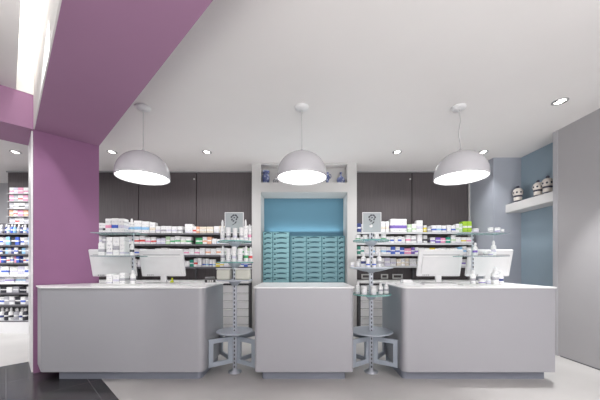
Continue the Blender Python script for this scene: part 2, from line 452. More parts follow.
# ------------------------------------------------------------------ pendants & downlights
def pendant(x, y, label, wavy=0, dx=0):
    t = thing('pendant_lamp', label, 'lamp', (x, y, CEIL), 'white dome pendant lamps')
    R, zr = .285, 2.212-CEIL
    H = .30
    prof = []
    for k in range(0, 15):
        a = (k/14)*PI/2
        prof.append((R*math.cos(a)**.9 if a < PI/2-1e-6 else 0, zr+.03+(H-.03)*math.sin(a)))
    outer = [(R-.004, zr), (R+.002, zr+.004)]+prof
    inner = [(max(r-.006, 0), z-.006) for r, z in prof[::-1]]
    bm = bmesh.new(); lathe(bm, outer+inner+[(R-.01, zr+.001), (R-.004, zr)], 56); link('shade', bm, M['lampw'], t)
    bm = bmesh.new(); lathe(bm, [(0, zr+.020), (R-.012, zr+.020), (R-.012, zr+.012), (0, zr+.010)], 48); link('diffuser', bm, E_lamp, t)
    bm = bmesh.new(); lathe(bm, [(0, -.0), (.082, -.0), (.08, -.018), (.06, -.03), (.02, -.036), (0, -.036)], 24); link('canopy', bm, M['white'], t, loc=(dx, 0, 0))
    bm = bmesh.new(); lathe(bm, [(0, zr+H+.035), (.01, zr+H+.035), (.022, zr+H+.012), (.024, zr+H-.01), (0, zr+H-.01)], 16); link('cap', bm, M['lampw'], t)
    top, bot = -.02, zr+H+.02
    pts = [(dx*(1-k/16)+wavy*math.sin(k/16*PI*2.2+.3)*math.sin(k/16*PI), 0, top+(bot-top)*k/16) for k in range(17)]
    bm = bmesh.new(); tube(bm, pts, .0045); link('cable', bm, M['cable'], t)
    return t
pendant(-1.80, 3.215, 'white dome pendant lamp on straight cable beside the purple beam')
pendant(.022, 3.215, 'white dome pendant lamp hanging in front of the white niche frame')
pendant(1.845, 3.215, 'white dome pendant lamp on a wavy cable near the right wall', .018, -.02)

def downlight(x, y, label):
    t = thing('downlight', label, 'ceiling light', (x, y, CEIL), 'round recessed ceiling downlights')
    bm = bmesh.new(); lathe(bm, [(.075, 0), (.075, -.006), (.06, -.009), (.055, -.004), (.055, 0)], 32); link('rim', bm, M['trim'], t)
    bm = bmesh.new(); lathe(bm, [(0, -.003), (.05, -.003), (.05, -.0005), (0, -.0005)], 32); link('lens', bm, E_down, t)
    bm = bmesh.new()
    for s in (-1, 1): box(bm, s*.05-.012, s*.05+.012, -.025, .025, -.0105, -.004, bev=.002)
    link('clip', bm, M['black'], t)
    return t
DL = [(-1.495, 4.5, 'ceiling downlight between the left pendant lamp and the niche frame'),
      (-3.02, 4.5, 'ceiling downlight just right of the purple column, beside the left pendant lamp'),
      (1.56, 4.5, 'ceiling downlight between the niche frame and the right pendant lamp'),
      (2.94, 4.5, 'ceiling downlight just behind the right pendant lamp'),
      (2.885, 3.107, 'large near ceiling downlight beside the top edge of the right wall'),
      (-4.57, 4.5, 'ceiling downlight seen left of the purple column, above the product rack')]
for d in DL: downlight(*d)

# ------------------------------------------------------------------ display stands between the counters
def ring_disc(bm, r, th, seg=40):
    lathe(bm, [(0, 0), (r-.003, 0), (r, .003), (r, th-.003), (r-.003, th), (0, th)], seg, smooth=False)
def frame_panel(bm, p0, p1, z0, z1, bar, th):
    p0, p1 = Vector(p0), Vector(p1); d = (p1-p0); L = d.length; d.normalize(); nn = Vector((-d.y, d.x))
    def bx(s0, s1, a, b_):
        vs = []
        for z in (a, b_):
            for s, q in ((s0, -th/2), (s1, -th/2), (s1, th/2), (s0, th/2)):
                v = p0+d*s+nn*q; vs.append(bm.verts.new((v.x, v.y, z)))
        for q in ((3,2,1,0),(4,5,6,7),(0,1,5,4),(1,2,6,5),(2,3,7,6),(3,0,4,7)): bm.faces.new([vs[i] for i in q])
    bx(0, bar, z0, z1); bx(L-bar, L, z0, z1); bx(bar, L-bar, z0, z0+bar); bx(bar, L-bar, z1-bar, z1)
def emblem(bm):
    """leafy swirl of dark petals over a curved stem, drawn in x/z"""
    petals = [(-.018, .018, 50, 1), (-.004, .030, 20, 1.05), (.014, .030, -20, 1.05), (.025, .016, -60, 1), (.018, 0, -110, .9), (.002, .012, 30, .8), (-.015, -.002, 60, .9), (-.004, -.012, 20, .9)]
    for (x, z, a, s) in petals:
        a = math.radians(a)
        vs = []
        for k in range(12):
            q = 2*PI*k/12; px, pz = .014*s*math.cos(q), .010*s*math.sin(q)
            vs.append(bm.verts.new((1.5*x+px*math.cos(a)-pz*math.sin(a), 0, 1.5*z+px*math.sin(a)+pz*math.cos(a))))
        bm.faces.new(vs)
    pts = [(.024, -.027), (.015, -.045), (-.003, -.057), (-.021, -.069)]
    w = .009
    lo = [bm.verts.new((x-w, 0, z)) for x, z in pts]; hi = [bm.verts.new((x+w, 0, z+.004)) for x, z in pts]
    for k in range(len(pts)-1): bm.faces.new((lo[k], hi[k], hi[k+1], lo[k+1]))

def stand(px, py, lx, rx, discs, label, dot):
    t = thing('display_stand', label, 'display stand', (px, py, 0), 'glass disc display stands between the counters')
    bm = bmesh.new(); lathe(bm, [(0, 0), (.075, 0), (.075, .012), (.03, .02), (.026, .05), (0, .05)], 32); link('base', bm, M['chrome'], t)
    bm = bmesh.new(); lathe(bm, [(0, .05), (.024, .05), (.024, 1.60), (.02, 1.606), (0, 1.606)], 24); link('pole', bm, M['pole'], t)
    for (z, r, kind) in discs:
        bm = bmesh.new()
        if kind == 'bowl':
            lathe(bm, [(.025, -.045), (.09, -.035), (r*.8, -.008), (r, .0), (r, .012), (r-.006, .012), (.025, .008)], 40)
        else: ring_disc(bm, r, .012)
        d = link('shelf', bm, {'glass': M['glass'], 'steel': M['steel'], 'bowl': M['bowl']}[kind], t, loc=(0, 0, z-.012))
        if kind == 'glass':
            d['label'] = 'clear round glass shelf'
            bm = bmesh.new(); lathe(bm, [(r-.001, .0), (r+.002, .0), (r+.002, .012), (r-.001, .012), (r-.001, 0)], 40); link('edge', bm, M['gedge'], d)
        elif kind == 'steel': d['label'] = 'grey metal round shelf'
        bm = bmesh.new(); lathe(bm, [(.024, -.055), (.03, -.055), (.075, -.008), (.075, -.001), (.024, -.001)], 24); link('collar', bm, M['steel'], d)
    for (ax, sgn) in ((lx, 1), (rx, -1)):
        for yy in (3.03, 3.50):
            bm = bmesh.new()
            frame_panel(bm, (ax+sgn*.008-px, yy-py), (-sgn*.028, .0 if yy < py+.1 else .02), .107, .41, .05, .02)
            bez(link('bracket_frame', bm, M['bracket'], t), .002)
    # sign on top of the pole
    s = boxobj('sign_panel', (-.105, .105, -.034, -.026, 1.585, 1.812), M['acr'], t); s['label'] = 'pale acrylic sign with dark leafy emblem'
    bm = bmesh.new(); emblem(bm); link('emblem', bm, M['emblem'], s, loc=(-.002, -.0355, 1.735))
    bm = bmesh.new()
    frame_panel(bm, (-.106, -.03), (.106, -.03), 1.583, 1.814, .006, .010); link('sign_edge', bm, M['white'], s)
    if dot:
        bm = bmesh.new(); lathe(bm, [(0, 0), (.018, 0)], 20); o = link('white_dot', bm, M['white'], s, loc=(-.01, -.0355, 1.66)); o.rotation_euler.x = PI/2
    return t
M['bowl'] = mat('bowl_grey', (196, 204, 214), .3, metal=.1)
LX, RX, SY = -.742, .81, 3.19
stand(LX, SY, -.998, -.476, ((.475, .205, 'steel'), (1.055, .20, 'steel'), (1.255, .205, 'glass'), (1.49, .185, 'glass')), 'display stand with round shelves between left and middle counters', False)
stand(RX, SY, .559, 1.067, ((.475, .24, 'steel'), (.895, .22, 'glass'), (1.195, .24, 'bowl'), (1.50, .20, 'glass')), 'display stand with round shelves between middle and right counters', True)

# ------------------------------------------------------------------ packs: generic builder with labels resolved at the end
PENDING = []   # (object, phrase, noun, place, ref, key x, cat, group, sign)
PROTO = {}
def carton_mesh(name):
    bm = bmesh.new()
    box(bm, -.5, .5, -.5, .5, 0, 1, 0)
    bmesh.ops.bevel(bm, geom=list(bm.edges), offset=.03, segments=1, affect='EDGES')
    # tuck-flap line on top and raised front label
    box(bm, -.46, .46, -.512, -.49, .08, .92, 0)
    box(bm, -.47, .47, -.1, .1, .985, 1.006, 0)
    bmesh.ops.recalc_face_normals(bm, faces=bm.faces)
    me = bpy.data.meshes.new(name); bm.to_mesh(me); bm.free(); return me
def rev_mesh(name, prof, seg=18):
    bm = bmesh.new(); lathe(bm, prof, seg); bmesh.ops.recalc_face_normals(bm, faces=bm.faces)
    me = bpy.data.meshes.new(name); bm.to_mesh(me); bm.free(); return me
COL = dict(white=(228, 228, 228), cream=(224, 214, 196), lilac=(204, 202, 218), blue=(66, 96, 190), navy=(44, 58, 120), teal=(40, 140, 120), green=(70, 160, 100),
           palegreen=(190, 214, 180), lime=(160, 200, 60), yellow=(222, 204, 70), red=(206, 70, 66), pink=(226, 150, 180), peach=(228, 172, 140),
           violet=(120, 96, 180), lightblue=(140, 190, 226), grey=(168, 168, 174), black=(44, 44, 50), orange=(220, 130, 60))
COLNAME = dict(lightblue='light blue', palegreen='pale green', lime='lime green', navy='navy blue')
# kinds of pack: key -> (phrase, material)
KINDS = {}
def kind(key, base, band, lo, hi):
    KINDS[key] = pack_mat('pack_'+key, COL[base], COL[band], lo, hi, (90, 92, 120))
for b_ in ('blue', 'navy', 'red', 'pink', 'green', 'teal', 'yellow', 'violet', 'lightblue', 'peach', 'grey', 'lime', 'palegreen', 'lilac', 'cream', 'orange', 'black'):
    kind('white_'+b_, 'white', b_, .3, .52)
for b_ in ('lime', 'lilac', 'cream', 'blue', 'green', 'lightblue', 'pink', 'grey', 'violet', 'yellow', 'palegreen', 'teal', 'navy', 'peach', 'red', 'black'):
    kind(b_, b_, 'white', .42, .58)
kind('white', 'white', 'lilac', .1, .18)
def phrase(key):
    if key.startswith('white_'): return 'white', 'with '+COLNAME.get(key[6:], key[6:])+' band'
    return COLNAME.get(key, key), ''
ME_CARTON = carton_mesh('carton')
ME_TUB = rev_mesh('tub', [(0, 0), (.46, 0), (.5, .04), (.5, .66), (.46, .7), (.4, .72), (0, .72)])
ME_LID = rev_mesh('tub_lid', [(.4, .70), (.52, .70), (.52, .96), (.48, 1), (0, 1)])
ME_BOT = rev_mesh('bottle', [(0, 0), (.44, 0), (.5, .03), (.5, .56), (.42, .66), (.22, .72), (.2, .76), (0, .76)])
ME_CAP = rev_mesh('bottle_cap', [(.2, .74), (.27, .74), (.27, .9), (.2, .93), (.14, 1), (0, 1)])
def proto(shape, key):
    k = (shape, key)
    if k in PROTO: return PROTO[k]
    base = {'carton': ME_CARTON, 'tub': ME_TUB, 'bottle': ME_BOT}[shape].copy(); base.materials.append(KINDS[key])
    sub = None
    if shape != 'carton':
        sub = {'tub': ME_LID, 'bottle': ME_CAP}[shape].copy()
        sub.materials.append(M['white'])
    PROTO[k] = (base, sub); return PROTO[k]
NAME = {'carton': 'medicine_box', 'tub': 'cream_tub', 'bottle': 'bottle'}
NOUN = {'carton': 'box', 'tub': 'tub', 'bottle': 'bottle'}
def pack(shape, key, x, y, z, w, d, h, place, ref, group, sign=1, rz=0, cat=None):
    base, sub = proto(shape, key)
    o = bpy.data.objects.new(NAME[shape], base); C.objects.link(o)
    o.location = (x, y, z+.001); o.scale = (w, d, h); o.rotation_euler.z = rz
    if sub:
        s = bpy.data.objects.new('lid' if shape == 'tub' else 'cap', sub); C.objects.link(s); s.parent = o
    a, b_ = phrase(key)
    PENDING.append((o, a, b_, NOUN[shape], place, ref, x, sign, cat or {'carton': 'box', 'tub': 'tub', 'bottle': 'bottle'}[shape], group))
    return o
ORD = ['first', 'second', 'third', 'fourth', 'fifth', 'sixth', 'seventh', 'eighth', 'ninth', 'tenth', 'eleventh', 'twelfth', 'thirteenth', 'fourteenth', 'fifteenth', 'sixteenth', 'seventeenth', 'eighteenth', 'nineteenth', 'twentieth']
def finish_labels():
    g = {}
    for r in PENDING: g.setdefault((r[1], r[2], r[3], r[4]), []).append(r)
    for k, rs in g.items():
        rs.sort(key=lambda r: r[6]*r[7])
        for i, r in enumerate(rs):
            o = r[0]
            words = ((ORD[i]+' ') if len(rs) > 1 else '')+r[1]+' '+r[3]+((' '+r[2]) if r[2] else '')
            if len(rs) > 1: words += ' '+r[5]
            o['label'] = words+' '+r[4]; o['category'] = r[8]; o['group'] = r[9]

# ------------------------------------------------------------------ wall shelves behind the counters
def shelf_unit(x0, x1, zs, front, edge, label, stations):
    t = thing('wall_shelf', label, 'shelves', ((x0+x1)/2, 5.41, 0))
    cx = (x0+x1)/2
    for z in zs:
        s = part('shelf_board', (x0, x1, front, 5.415, z-.022, z), M['shelfd'], t)
        rail = boxobj('price_rail', (x0-cx, x1-cx, front-.012-5.41, front-5.41, z-.030, z+.004), edge, s)
    for xx in stations:
        part('upright', (xx-.012, xx+.012, 5.36, 5.415, .95, zs[0]+.16), M['shelfd'], t)
    return t
ZS = (1.80, 1.60, 1.40, 1.185)
FR = 5.14
sl = shelf_unit(-3.95, -.875, ZS, FR, M['shelfd'], 'dark wall shelves of medicine left of the white niche frame', (-3.12, -2.0))
ZR = (1.82, 1.62, 1.415, 1.20)
sr = shelf_unit(1.03, 3.24, ZR, FR, M['shelfl'], 'wall shelves with pale rails of medicine right of the white niche frame', (2.17,))
# label holders under the lowest right shelf
for (xa, xb) in ((361.5, 372), (381, 388), (392.5, 402.5)):
    X0, X1 = (xa-300)/F*5.4, (xb-300)/F*5.4
    bm = bmesh.new(); frame_panel(bm, (X0, 5.40), (X1, 5.40), .955, 1.045, .022, .02)
    o = link('label_holder', bm, M['offw'], sr, loc=tuple(-v for v in sr.location))
S_ = F/(FR+.05)
def X_(px, y=FR+.05): return (px-300)/F*y
ROWN = ('top', 'second', 'third', 'lowest')
def row(side, r, segs):
    z = (ZS if side == 'left' else ZR)[r]
    place = 'on %s shelf %s of niche' % (ROWN[r], side)
    ref = 'from the left'
    grp = 'packs on the %s wall shelf %s of the niche' % (ROWN[r], side)
    for (a, b_, n, hpx, keys, *sh) in segs:
        shape = sh[0] if sh else 'carton'
        step = (b_-a)/n
        for k in range(n):
            key = keys[k % len(keys)]
            w = step*FR/F*1.0
            x = X_(a+step*(k+.5)); h = hpx/F*5.19*(random.uniform(.92, 1.05) if n > 1 else 1)
            h = min(h, .168)  if r else h
            dd = w*.94 if shape != 'carton' else random.uniform(.10, .16)
            pack(shape, key, x, FR+.02+dd/2+random.uniform(0, .015), z, w*.94, dd, h, place, ref, grp)
row('left', 0, [(99, 108, 2, 11, ['white_grey', 'white_black']), (108, 134, 4, 12, ['white_blue', 'white_pink', 'white']), (134, 150, 2, 13, ['white_lightblue']), (150, 156, 1, 11, ['white_cream']),
    (156, 183, 5, 7.5, ['white_lilac', 'white_grey', 'white_lilac']), (185, 193, 1, 9.5, ['white']), (193, 200, 2, 7, ['white_red', 'peach']), (200, 214, 2, 7, ['cream']), (214, 252, 7, 7.5, ['white', 'cream', 'white_peach'])])
row('left', 1, [(99, 107, 2, 9, ['white_lilac', 'grey']), (107, 134, 4, 8, ['white', 'white_lilac']), (134, 146, 2, 8.5, ['white_red']), (146, 157, 2, 7.5, ['white_pink', 'white_red']), (157, 166, 2, 6.5, ['lilac']),
    (166, 175, 2, 8, ['palegreen', 'white_green']), (175, 192, 3, 8, ['white_green', 'white_palegreen', 'white_green']), (196, 203, 1, 6.5, ['green']), (203, 212, 2, 8, ['white_peach', 'peach']), (212, 222, 2, 5.5, ['white', 'white_lightblue']), (222, 252, 5, 7, ['white', 'white_grey'])])
row('left', 2, [(99, 134, 5, 7.5, ['white', 'white_violet']), (134, 140, 1, 6.5, ['white_blue']), (140, 155, 4, 6.5, ['lilac', 'white_blue', 'white_yellow', 'lilac']), (155, 175, 3, 7, ['white', 'white_cream']), (175, 184, 2, 6.5, ['white_lime', 'white_yellow']),
    (184, 200, 3, 6.5, ['white_pink', 'white']), (200, 222, 4, 7, ['white', 'white_peach']), (222, 238, 3, 7, ['white_palegreen', 'white']), (238, 252, 3, 7.5, ['palegreen', 'white_green'])])
row('left', 3, [(99, 138, 6, 8, ['white', 'white_grey']), (138, 184, 7, 7, ['white', 'white_lilac']), (184, 190, 1, 6, ['white']), (190, 194, 1, 7, ['teal']), (194, 202, 2, 8.5, ['white_red', 'white']), (202, 216, 4, 8, ['white_blue', 'white_lightblue'], 'tub'),
    (216, 224, 2, 5, ['yellow', 'white_yellow']), (224, 240, 3, 7, ['white', 'white_red']), (240, 252, 3, 6, ['white_blue', 'blue', 'white_navy'])])
row('right', 0, [(357, 361, 1, 9, ['navy']), (361, 380, 3, 9, ['white_grey', 'white']), (381, 389, 2, 11.5, ['white_cream']), (389.5, 407, 1, 13.5, ['white_violet']), (407, 416, 2, 8.5, ['palegreen', 'white_palegreen']),
    (416, 422.5, 1, 12, ['white_lilac']), (423, 427, 1, 7, ['yellow'], 'tub'), (427, 431, 1, 6, ['grey']), (431, 446, 3, 7, ['white_blue', 'white_lightblue']), (446, 455, 2, 7, ['white', 'white_blue']), (455, 462, 2, 9, ['white_palegreen', 'palegreen']), (462, 471, 2, 11.5, ['lime'])])
row('right', 1, [(357, 380, 4, 7, ['white', 'white_lightblue']), (380, 390, 2, 7, ['white']), (390, 405, 4, 7, ['white_blue', 'white']), (405, 416, 2, 8, ['white_pink', 'white_grey']), (416.5, 422, 1, 10, ['white']), (423, 427, 1, 8, ['white_black']),
    (430, 440, 2, 6, ['white_violet', 'violet']), (440, 445, 1, 5.5, ['pink']), (445, 450, 1, 6, ['teal']), (450, 455, 1, 8, ['white_palegreen']), (455, 471, 3, 6.5, ['white', 'white_yellow', 'white_pink'])])
row('right', 2, [(357, 364, 2, 8, ['teal', 'white_teal']), (364, 386, 4, 7.5, ['white', 'white_lightblue']), (386, 404, 4, 7.5, ['white_blue', 'blue', 'white_blue', 'blue']), (404, 411, 1, 6, ['pink']), (411, 418, 2, 7, ['violet', 'white_violet']),
    (418, 440, 4, 6.5, ['white', 'white_yellow', 'yellow', 'white_yellow']), (440, 457, 3, 6.5, ['white']), (457, 466, 2, 8, ['lightblue', 'white_lightblue']), (466, 471, 1, 7, ['white_grey'])])
row('right', 3, [(357, 384, 5, 7.5, ['white', 'white_grey', 'white_blue']), (384, 396, 2, 8, ['lilac', 'white_lilac']), (396, 409, 3, 7.5, ['cream', 'white_cream', 'cream']), (409, 460, 7, 7.5, ['white', 'white_cream']), (460, 471, 2, 7, ['white_violet', 'white'])])

# ------------------------------------------------------------------ base cabinets with white drawers
def base_cabinet(x0, x1, dcols, label, toplabel):
    t = thing('base_cabinet', label, 'cabinet', ((x0+x1)/2, 4.8, 0))
    cx = (x0+x1)/2
    part('carcass', (x0, x1, 4.822, 5.38, 0, .905), M['darkgrey'], t)
    for (a, b_) in dcols:
        for r in range(6):
            z1 = .868-.134*r; z0 = z1-.126
            d = boxobj('drawer', (a-cx, b_-cx, 0, .02, z0, z1), M['white'], t, bev=.003)
            boxobj('drawer_edge', (a-cx+.004, b_-cx-.004, -.012, 0, z1-.02, z1-.006), M['offw'], d)
    for (a, b_) in ((x0, dcols[0][0]-.02), (dcols[1][1]+.02, x1)):
        if b_-a > .1: part('side_door', (a+.005, b_-.005, 4.802, 4.82, .08, .868), M['darkgrey'], t)
    w = boxobj('worktop', (x0, x1, 4.78, 5.385, .906, .94), M['top']); bez(w)
    tag(w, toplabel, 'worktop')
base_cabinet(-3.9, -.875, ((-1.33, -1.145), (-1.085, -.885)), 'dark base cabinet with white drawers seen between left and middle counters', 'white worktop below the wall shelves left of the niche frame')
base_cabinet(1.03, 3.24, ((1.045, 1.195), (1.235, 1.42)), 'dark base cabinet with white drawers seen between middle and right counters', 'white worktop below the wall shelves right of the niche frame')

# ------------------------------------------------------------------ goods on the stands
def lvl(px, zdisc, items, place, group):
    for (xp, shape, key, wpx, hpx, dy) in items:
        y = SY+dy; s = y/F
        pack(shape, key, (xp-300)*s, y, zdisc, wpx*s, (wpx*s if shape != 'carton' else .05), hpx*s, place, 'from the left', group)
lvl(LX, 1.49, [(222.5, 'bottle', 'white', 4.2, 21, -.02), (228.3, 'tub', 'white_grey', 4.6, 13, -.08), (241.5, 'tub', 'white_grey', 4.6, 13, -.08), (235, 'tub', 'white_lilac', 4.4, 12, -.12), (245.5, 'bottle', 'white', 4.2, 21, -.07), (249.6, 'bottle', 'white_pink', 3.6, 17, .03)],
    'on top glass disc of left stand', 'bottles on the left display stand')
lvl(LX, 1.255, [(223, 'bottle', 'white_grey', 4.6, 16, -.03), (228.5, 'tub', 'white', 5, 13, -.1), (234, 'tub', 'white_lilac', 4.6, 15, -.12), (240, 'tub', 'white', 5, 13, -.1), (246, 'bottle', 'white_green', 4.6, 16, -.04), (250.5, 'bottle', 'white_red', 4, 15, .03)],
    'on second disc of left stand', 'bottles on the left display stand')
def tray(x, y, z, w, label):
    t = thing('display_tray', label, 'tray', (x, y, z))
    bm = bmesh.new(); box(bm, -w/2, w/2, -.055, .055, 0, .115, bev=.018); link('body', bm, M['beige'], t)
    boxobj('rim', (-w/2-.004, w/2+.004, -.059, .059, .1155, .127), M['white'], t, bev=.003)
tray(LX-.104, SY-.06, 1.055, .15, 'beige rounded tray left of the pole on the left display stand')
tray(LX+.108, SY-.06, 1.055, .16, 'beige rounded tray right of the pole on the left display stand')
lvl(RX, 1.50, [(358, 'tub', 'white_green', 5, 5.5, 0), (365, 'tub', 'white', 4.5, 4.5, -.1), (376.5, 'tub', 'white', 4.5, 5.5, -.1), (383.5, 'tub', 'white_green', 5, 6, 0)],
    'on top glass disc of right stand', 'tubs on the right display stand')
lvl(RX, 1.195, [(358.5, 'tub', 'white', 4.5, 6, -.02), (363.5, 'bottle', 'white_navy', 5, 15, -.06), (368, 'tub', 'white_blue', 4, 9, -.14), (374, 'tub', 'white_blue', 4, 9, -.14), (379, 'bottle', 'white_grey', 5, 15, -.04), (352.5, 'tub', 'white_lilac', 3.6, 5, 0)],
    'on bowl shelf of right stand', 'bottles on the right display stand')
lvl(RX, .895, [(358, 'bottle', 'white', 4.8, 12, .0), (364.2, 'tub', 'white', 5.6, 8.5, -.1), (373.5, 'tub', 'white', 5.6, 8.5, -.1), (380.5, 'bottle', 'white_grey', 4.8, 11, -.02), (386, 'bottle', 'white_grey', 5, 12, -.0), (368.5, 'tub', 'white_grey', 4, 7, .14)],
    'on lower glass disc of right stand', 'bottles on the right display stand')

# ------------------------------------------------------------------ counter displays (pole with two glass shelves)
def counter_display(cx, pxx, y, label):
    t = thing('counter_display', label, 'display stand', (cx, y, CT), 'glass displays on the counters')
    w = .255
    boxobj('base', (-w, w, -.11, .11, 0, .012), M['offw'], t, bev=.003)
    bm = bmesh.new(); lathe(bm, [(0, .012), (.013, .012), (.013, .60), (.018, .61), (.01, .625), (0, .628)], 16); link('pole', bm, M['pole'], t, loc=(pxx-cx, .09, 0))
    for z in (.322, .580):
        s = boxobj('glass_shelf', (-w, w, -.11, .11, z, z+.010), M['glass'], t)
        boxobj('front_edge', (-w, w, -.113, -.1101, z, z+.010), M['gedge2'], s)
    return t
M['gedge2'] = mat('glass_edge_grey', (150, 154, 162), .25)
YD = 3.2
counter_display(-2.057, -1.961, YD, 'glass shelf display full of white packs on the left counter')
counter_display(2.06, 2.028, YD, 'glass shelf display with a few bottles on the right counter')
def dsp(z, items, place, group, dy=-.035):
    for (xp, shape, key, wpx, hpx) in items:
        y = YD+dy; s = y/F
        pack(shape, key, (xp-300)*s, y, z, wpx*s, (wpx*s if shape != 'carton' else .09), hpx*s, place, 'from the left', group)
G1 = 'packs on the left counter display'
dsp(CT+.5915, [(110.8, 'carton', 'white_pink', 5.6, 13.5), (117.2, 'carton', 'white_blue', 6.2, 13.8), (123.5, 'carton', 'white_lilac', 5.6, 13.5), (131.8, 'bottle', 'white_lightblue', 4.4, 14)], 'on upper shelf of left-counter display', G1)
dsp(CT+.3335, [(112, 'carton', 'white', 6, 18), (118.5, 'carton', 'white_grey', 6, 18), (124.5, 'carton', 'white', 5, 18.5), (132, 'bottle', 'white_black', 4, 15), (104, 'carton', 'white_grey', 6, 12)], 'on middle shelf of left-counter display', G1)
dsp(CT+.0135, [(112, 'carton', 'white', 6, 10), (118.5, 'carton', 'white_lilac', 6, 9), (124.5, 'carton', 'white_grey', 5.2, 11), (133, 'bottle', 'white_grey', 5.5, 14)], 'on bottom of left counter display', G1)
G2 = 'goods on the right counter display'
dsp(CT+.5915, [(475.5, 'tub', 'lilac', 6, 4), (490.5, 'tub', 'white_grey', 4.6, 5), (497.5, 'tub', 'white_violet', 4.6, 5), (502, 'tub', 'white_grey', 3.5, 3.5)], 'on upper shelf of right-counter display', G2)
dsp(CT+.3335, [(475, 'bottle', 'white_violet', 4.5, 13), (485.5, 'tub', 'white_black', 4.5, 4), (490.5, 'tub', 'white_violet', 4.5, 4), (493.5, 'bottle', 'white_lilac', 4.5, 15)], 'on middle shelf of right-counter display', G2)
dsp(CT+.0135, [(473, 'bottle', 'white_grey', 5, 14), (482, 'tub', 'white_violet', 6, 5), (488, 'tub', 'lilac', 5, 4.5), (495, 'bottle', 'white_grey', 6.5, 17), (500.5, 'bottle', 'white_navy', 5, 13)], 'on bottom of right counter display', G2)

# ------------------------------------------------------------------ monitors and desk clutter
def make_monitor():
    t = thing('monitor', '', 'monitor', (0, 0, CT), 'white monitors on the counters')
    hd = bpy.data.objects.new('display_head', None)
    a = -math.radians(13)
    rot = Matrix.Rotation(-a, 4, 'X')
    def tilt(o): o.location = (0, 0, .088); o.rotation_euler.x = -a*-1 if False else a*-1
    W, H = .27, .335
    bm = bmesh.new(); box(bm, -W, W, -.012, .022, 0, H, bev=.008)
    h = link('housing', bm, M['monw'], t); h.location = (0, 0, .088); h.rotation_euler.x = math.radians(13)
    bm = bmesh.new(); box(bm, -W+.045, W-.035, -.026, -.0121, .03, H-.075, bev=.006); link('back_cover', bm, M['monw'], h)
    boxobj('vent_strip', (-W+.05, W-.04, -.0135, -.0121, H-.066, H-.058), M['trim'], h)
    bm = bmesh.new()
    for k in range(4): box(bm, -W+.07+k*.022, -W+.083+k*.022, -.0135, -.0121, .012, .022)
    link('port', bm, M['shelfd'], h)
    boxobj('screen', (-W+.012, W-.012, .0221, .0235, .015, H-.015), M['black'], h)
    boxobj('neck', (-.036, .036, -.02, .012, .012, .16), M['monw'], t, bev=.006)
    boxobj('foot', (-.13, .13, -.09, .09, 0, .012), M['monw'], t, bev=.004)
    return t
mon = make_monitor()
MON = [(-2.285, 3.46, 'white monitor seen from behind on the left counter, nearest the purple column'),
       (-1.70, 3.50, 'white monitor seen from behind on the left counter, right of the glass display'),
       (1.725, 3.50, 'white monitor seen from behind on the right counter, left of the glass display'),
       (2.335, 3.50, 'white monitor seen from behind on the right counter, nearest the right wall')]
for i, (x, y, l) in enumerate(MON):
    o = mon if i == 0 else copy_tree(mon)
    o.location = (x, y, CT+.001); o['label'] = l
def keyboard(x, y, label, rz=0):
    t = thing('keyboard', label, 'keyboard', (x, y, CT), 'keyboards on the counters', rz)
    boxobj('body', (-.2, .2, -.06, .06, 0, .014), M['white'], t, bev=.004)
    bm = bmesh.new()
    for r in range(4):
        for c in range(13): box(bm, -.185+c*.0285, -.162+c*.0285, -.048+r*.025, -.028+r*.025, .014, .02)
    link('keys', bm, M['trim'], t)
keyboard(-1.62, 3.27, 'white keyboard lying on the left counter below the right-hand monitor')
keyboard(1.62, 3.27, 'white keyboard lying on the right counter below its left-hand monitor')
def papers(x, y, label, rz, n=3):
    t = thing('paper_stack', label, 'papers', (x, y, CT), None, rz)
    for k in range(n):
        bm = bmesh.new(); box(bm, -.105, .105, -.075, .075, k*.004, k*.004+.0038)
        o = link('sheet', bm, M['white'], t); o.rotation_euler.z = (k-1)*.12
papers(-1.30, 3.3, 'loose white papers on the left counter beside the card terminal', .3)
papers(1.24, 3.3, 'loose white papers at the left end of the right counter', -.2)
t = thing('sticky_tag', 'yellow-green tag on the left counter behind the keyboard', 'tag', (-1.565, 3.42, CT))
bm = bmesh.new(); box(bm, -.02, .02, -.012, .012, 0, .03, bev=.004); link('holder', bm, M['yellowgreen'], t)
bm = bmesh.new(); box(bm, -.004, .012, -.003, .003, .03, .07); link('strip', bm, M['yellowgreen'], t)
def terminal(x, y, label):
    t = thing('card_terminal', label, 'card reader', (x, y, CT), None, .35)
    boxobj('base', (-.075, .075, -.06, .06, 0, .018), M['white'], t, bev=.005)
    bm = bmesh.new()
    prism(bm, [(-.06, -.05), (.06, -.05), (.06, .05), (-.06, .05)], .018, .085)
    for v in bm.verts:
        if v.co.z > .05 and v.co.y < 0: v.co.z = .05
    bez(link('body', bm, M['black'], t), .006)
    bm = bmesh.new()
    for r in range(3):
        for c in range(3): box(bm, -.035+c*.025, -.017+c*.025, -.0505-.004, -.0505, .022+r*.009, .028+r*.009)
    link('keypad', bm, M['offw'], t)
terminal(-1.085, 3.38, 'black card terminal with white base on the right end of the left counter')
t = thing('receipt_printer', 'small white receipt printer at the left end of the right counter', 'printer', (1.33, 3.5, CT))
boxobj('body', (-.06, .06, -.05, .05, 0, .045), M['white'], t, bev=.01); boxobj('slot', (-.04, .04, -.01, .005, .0451, .048), M['black'], t)

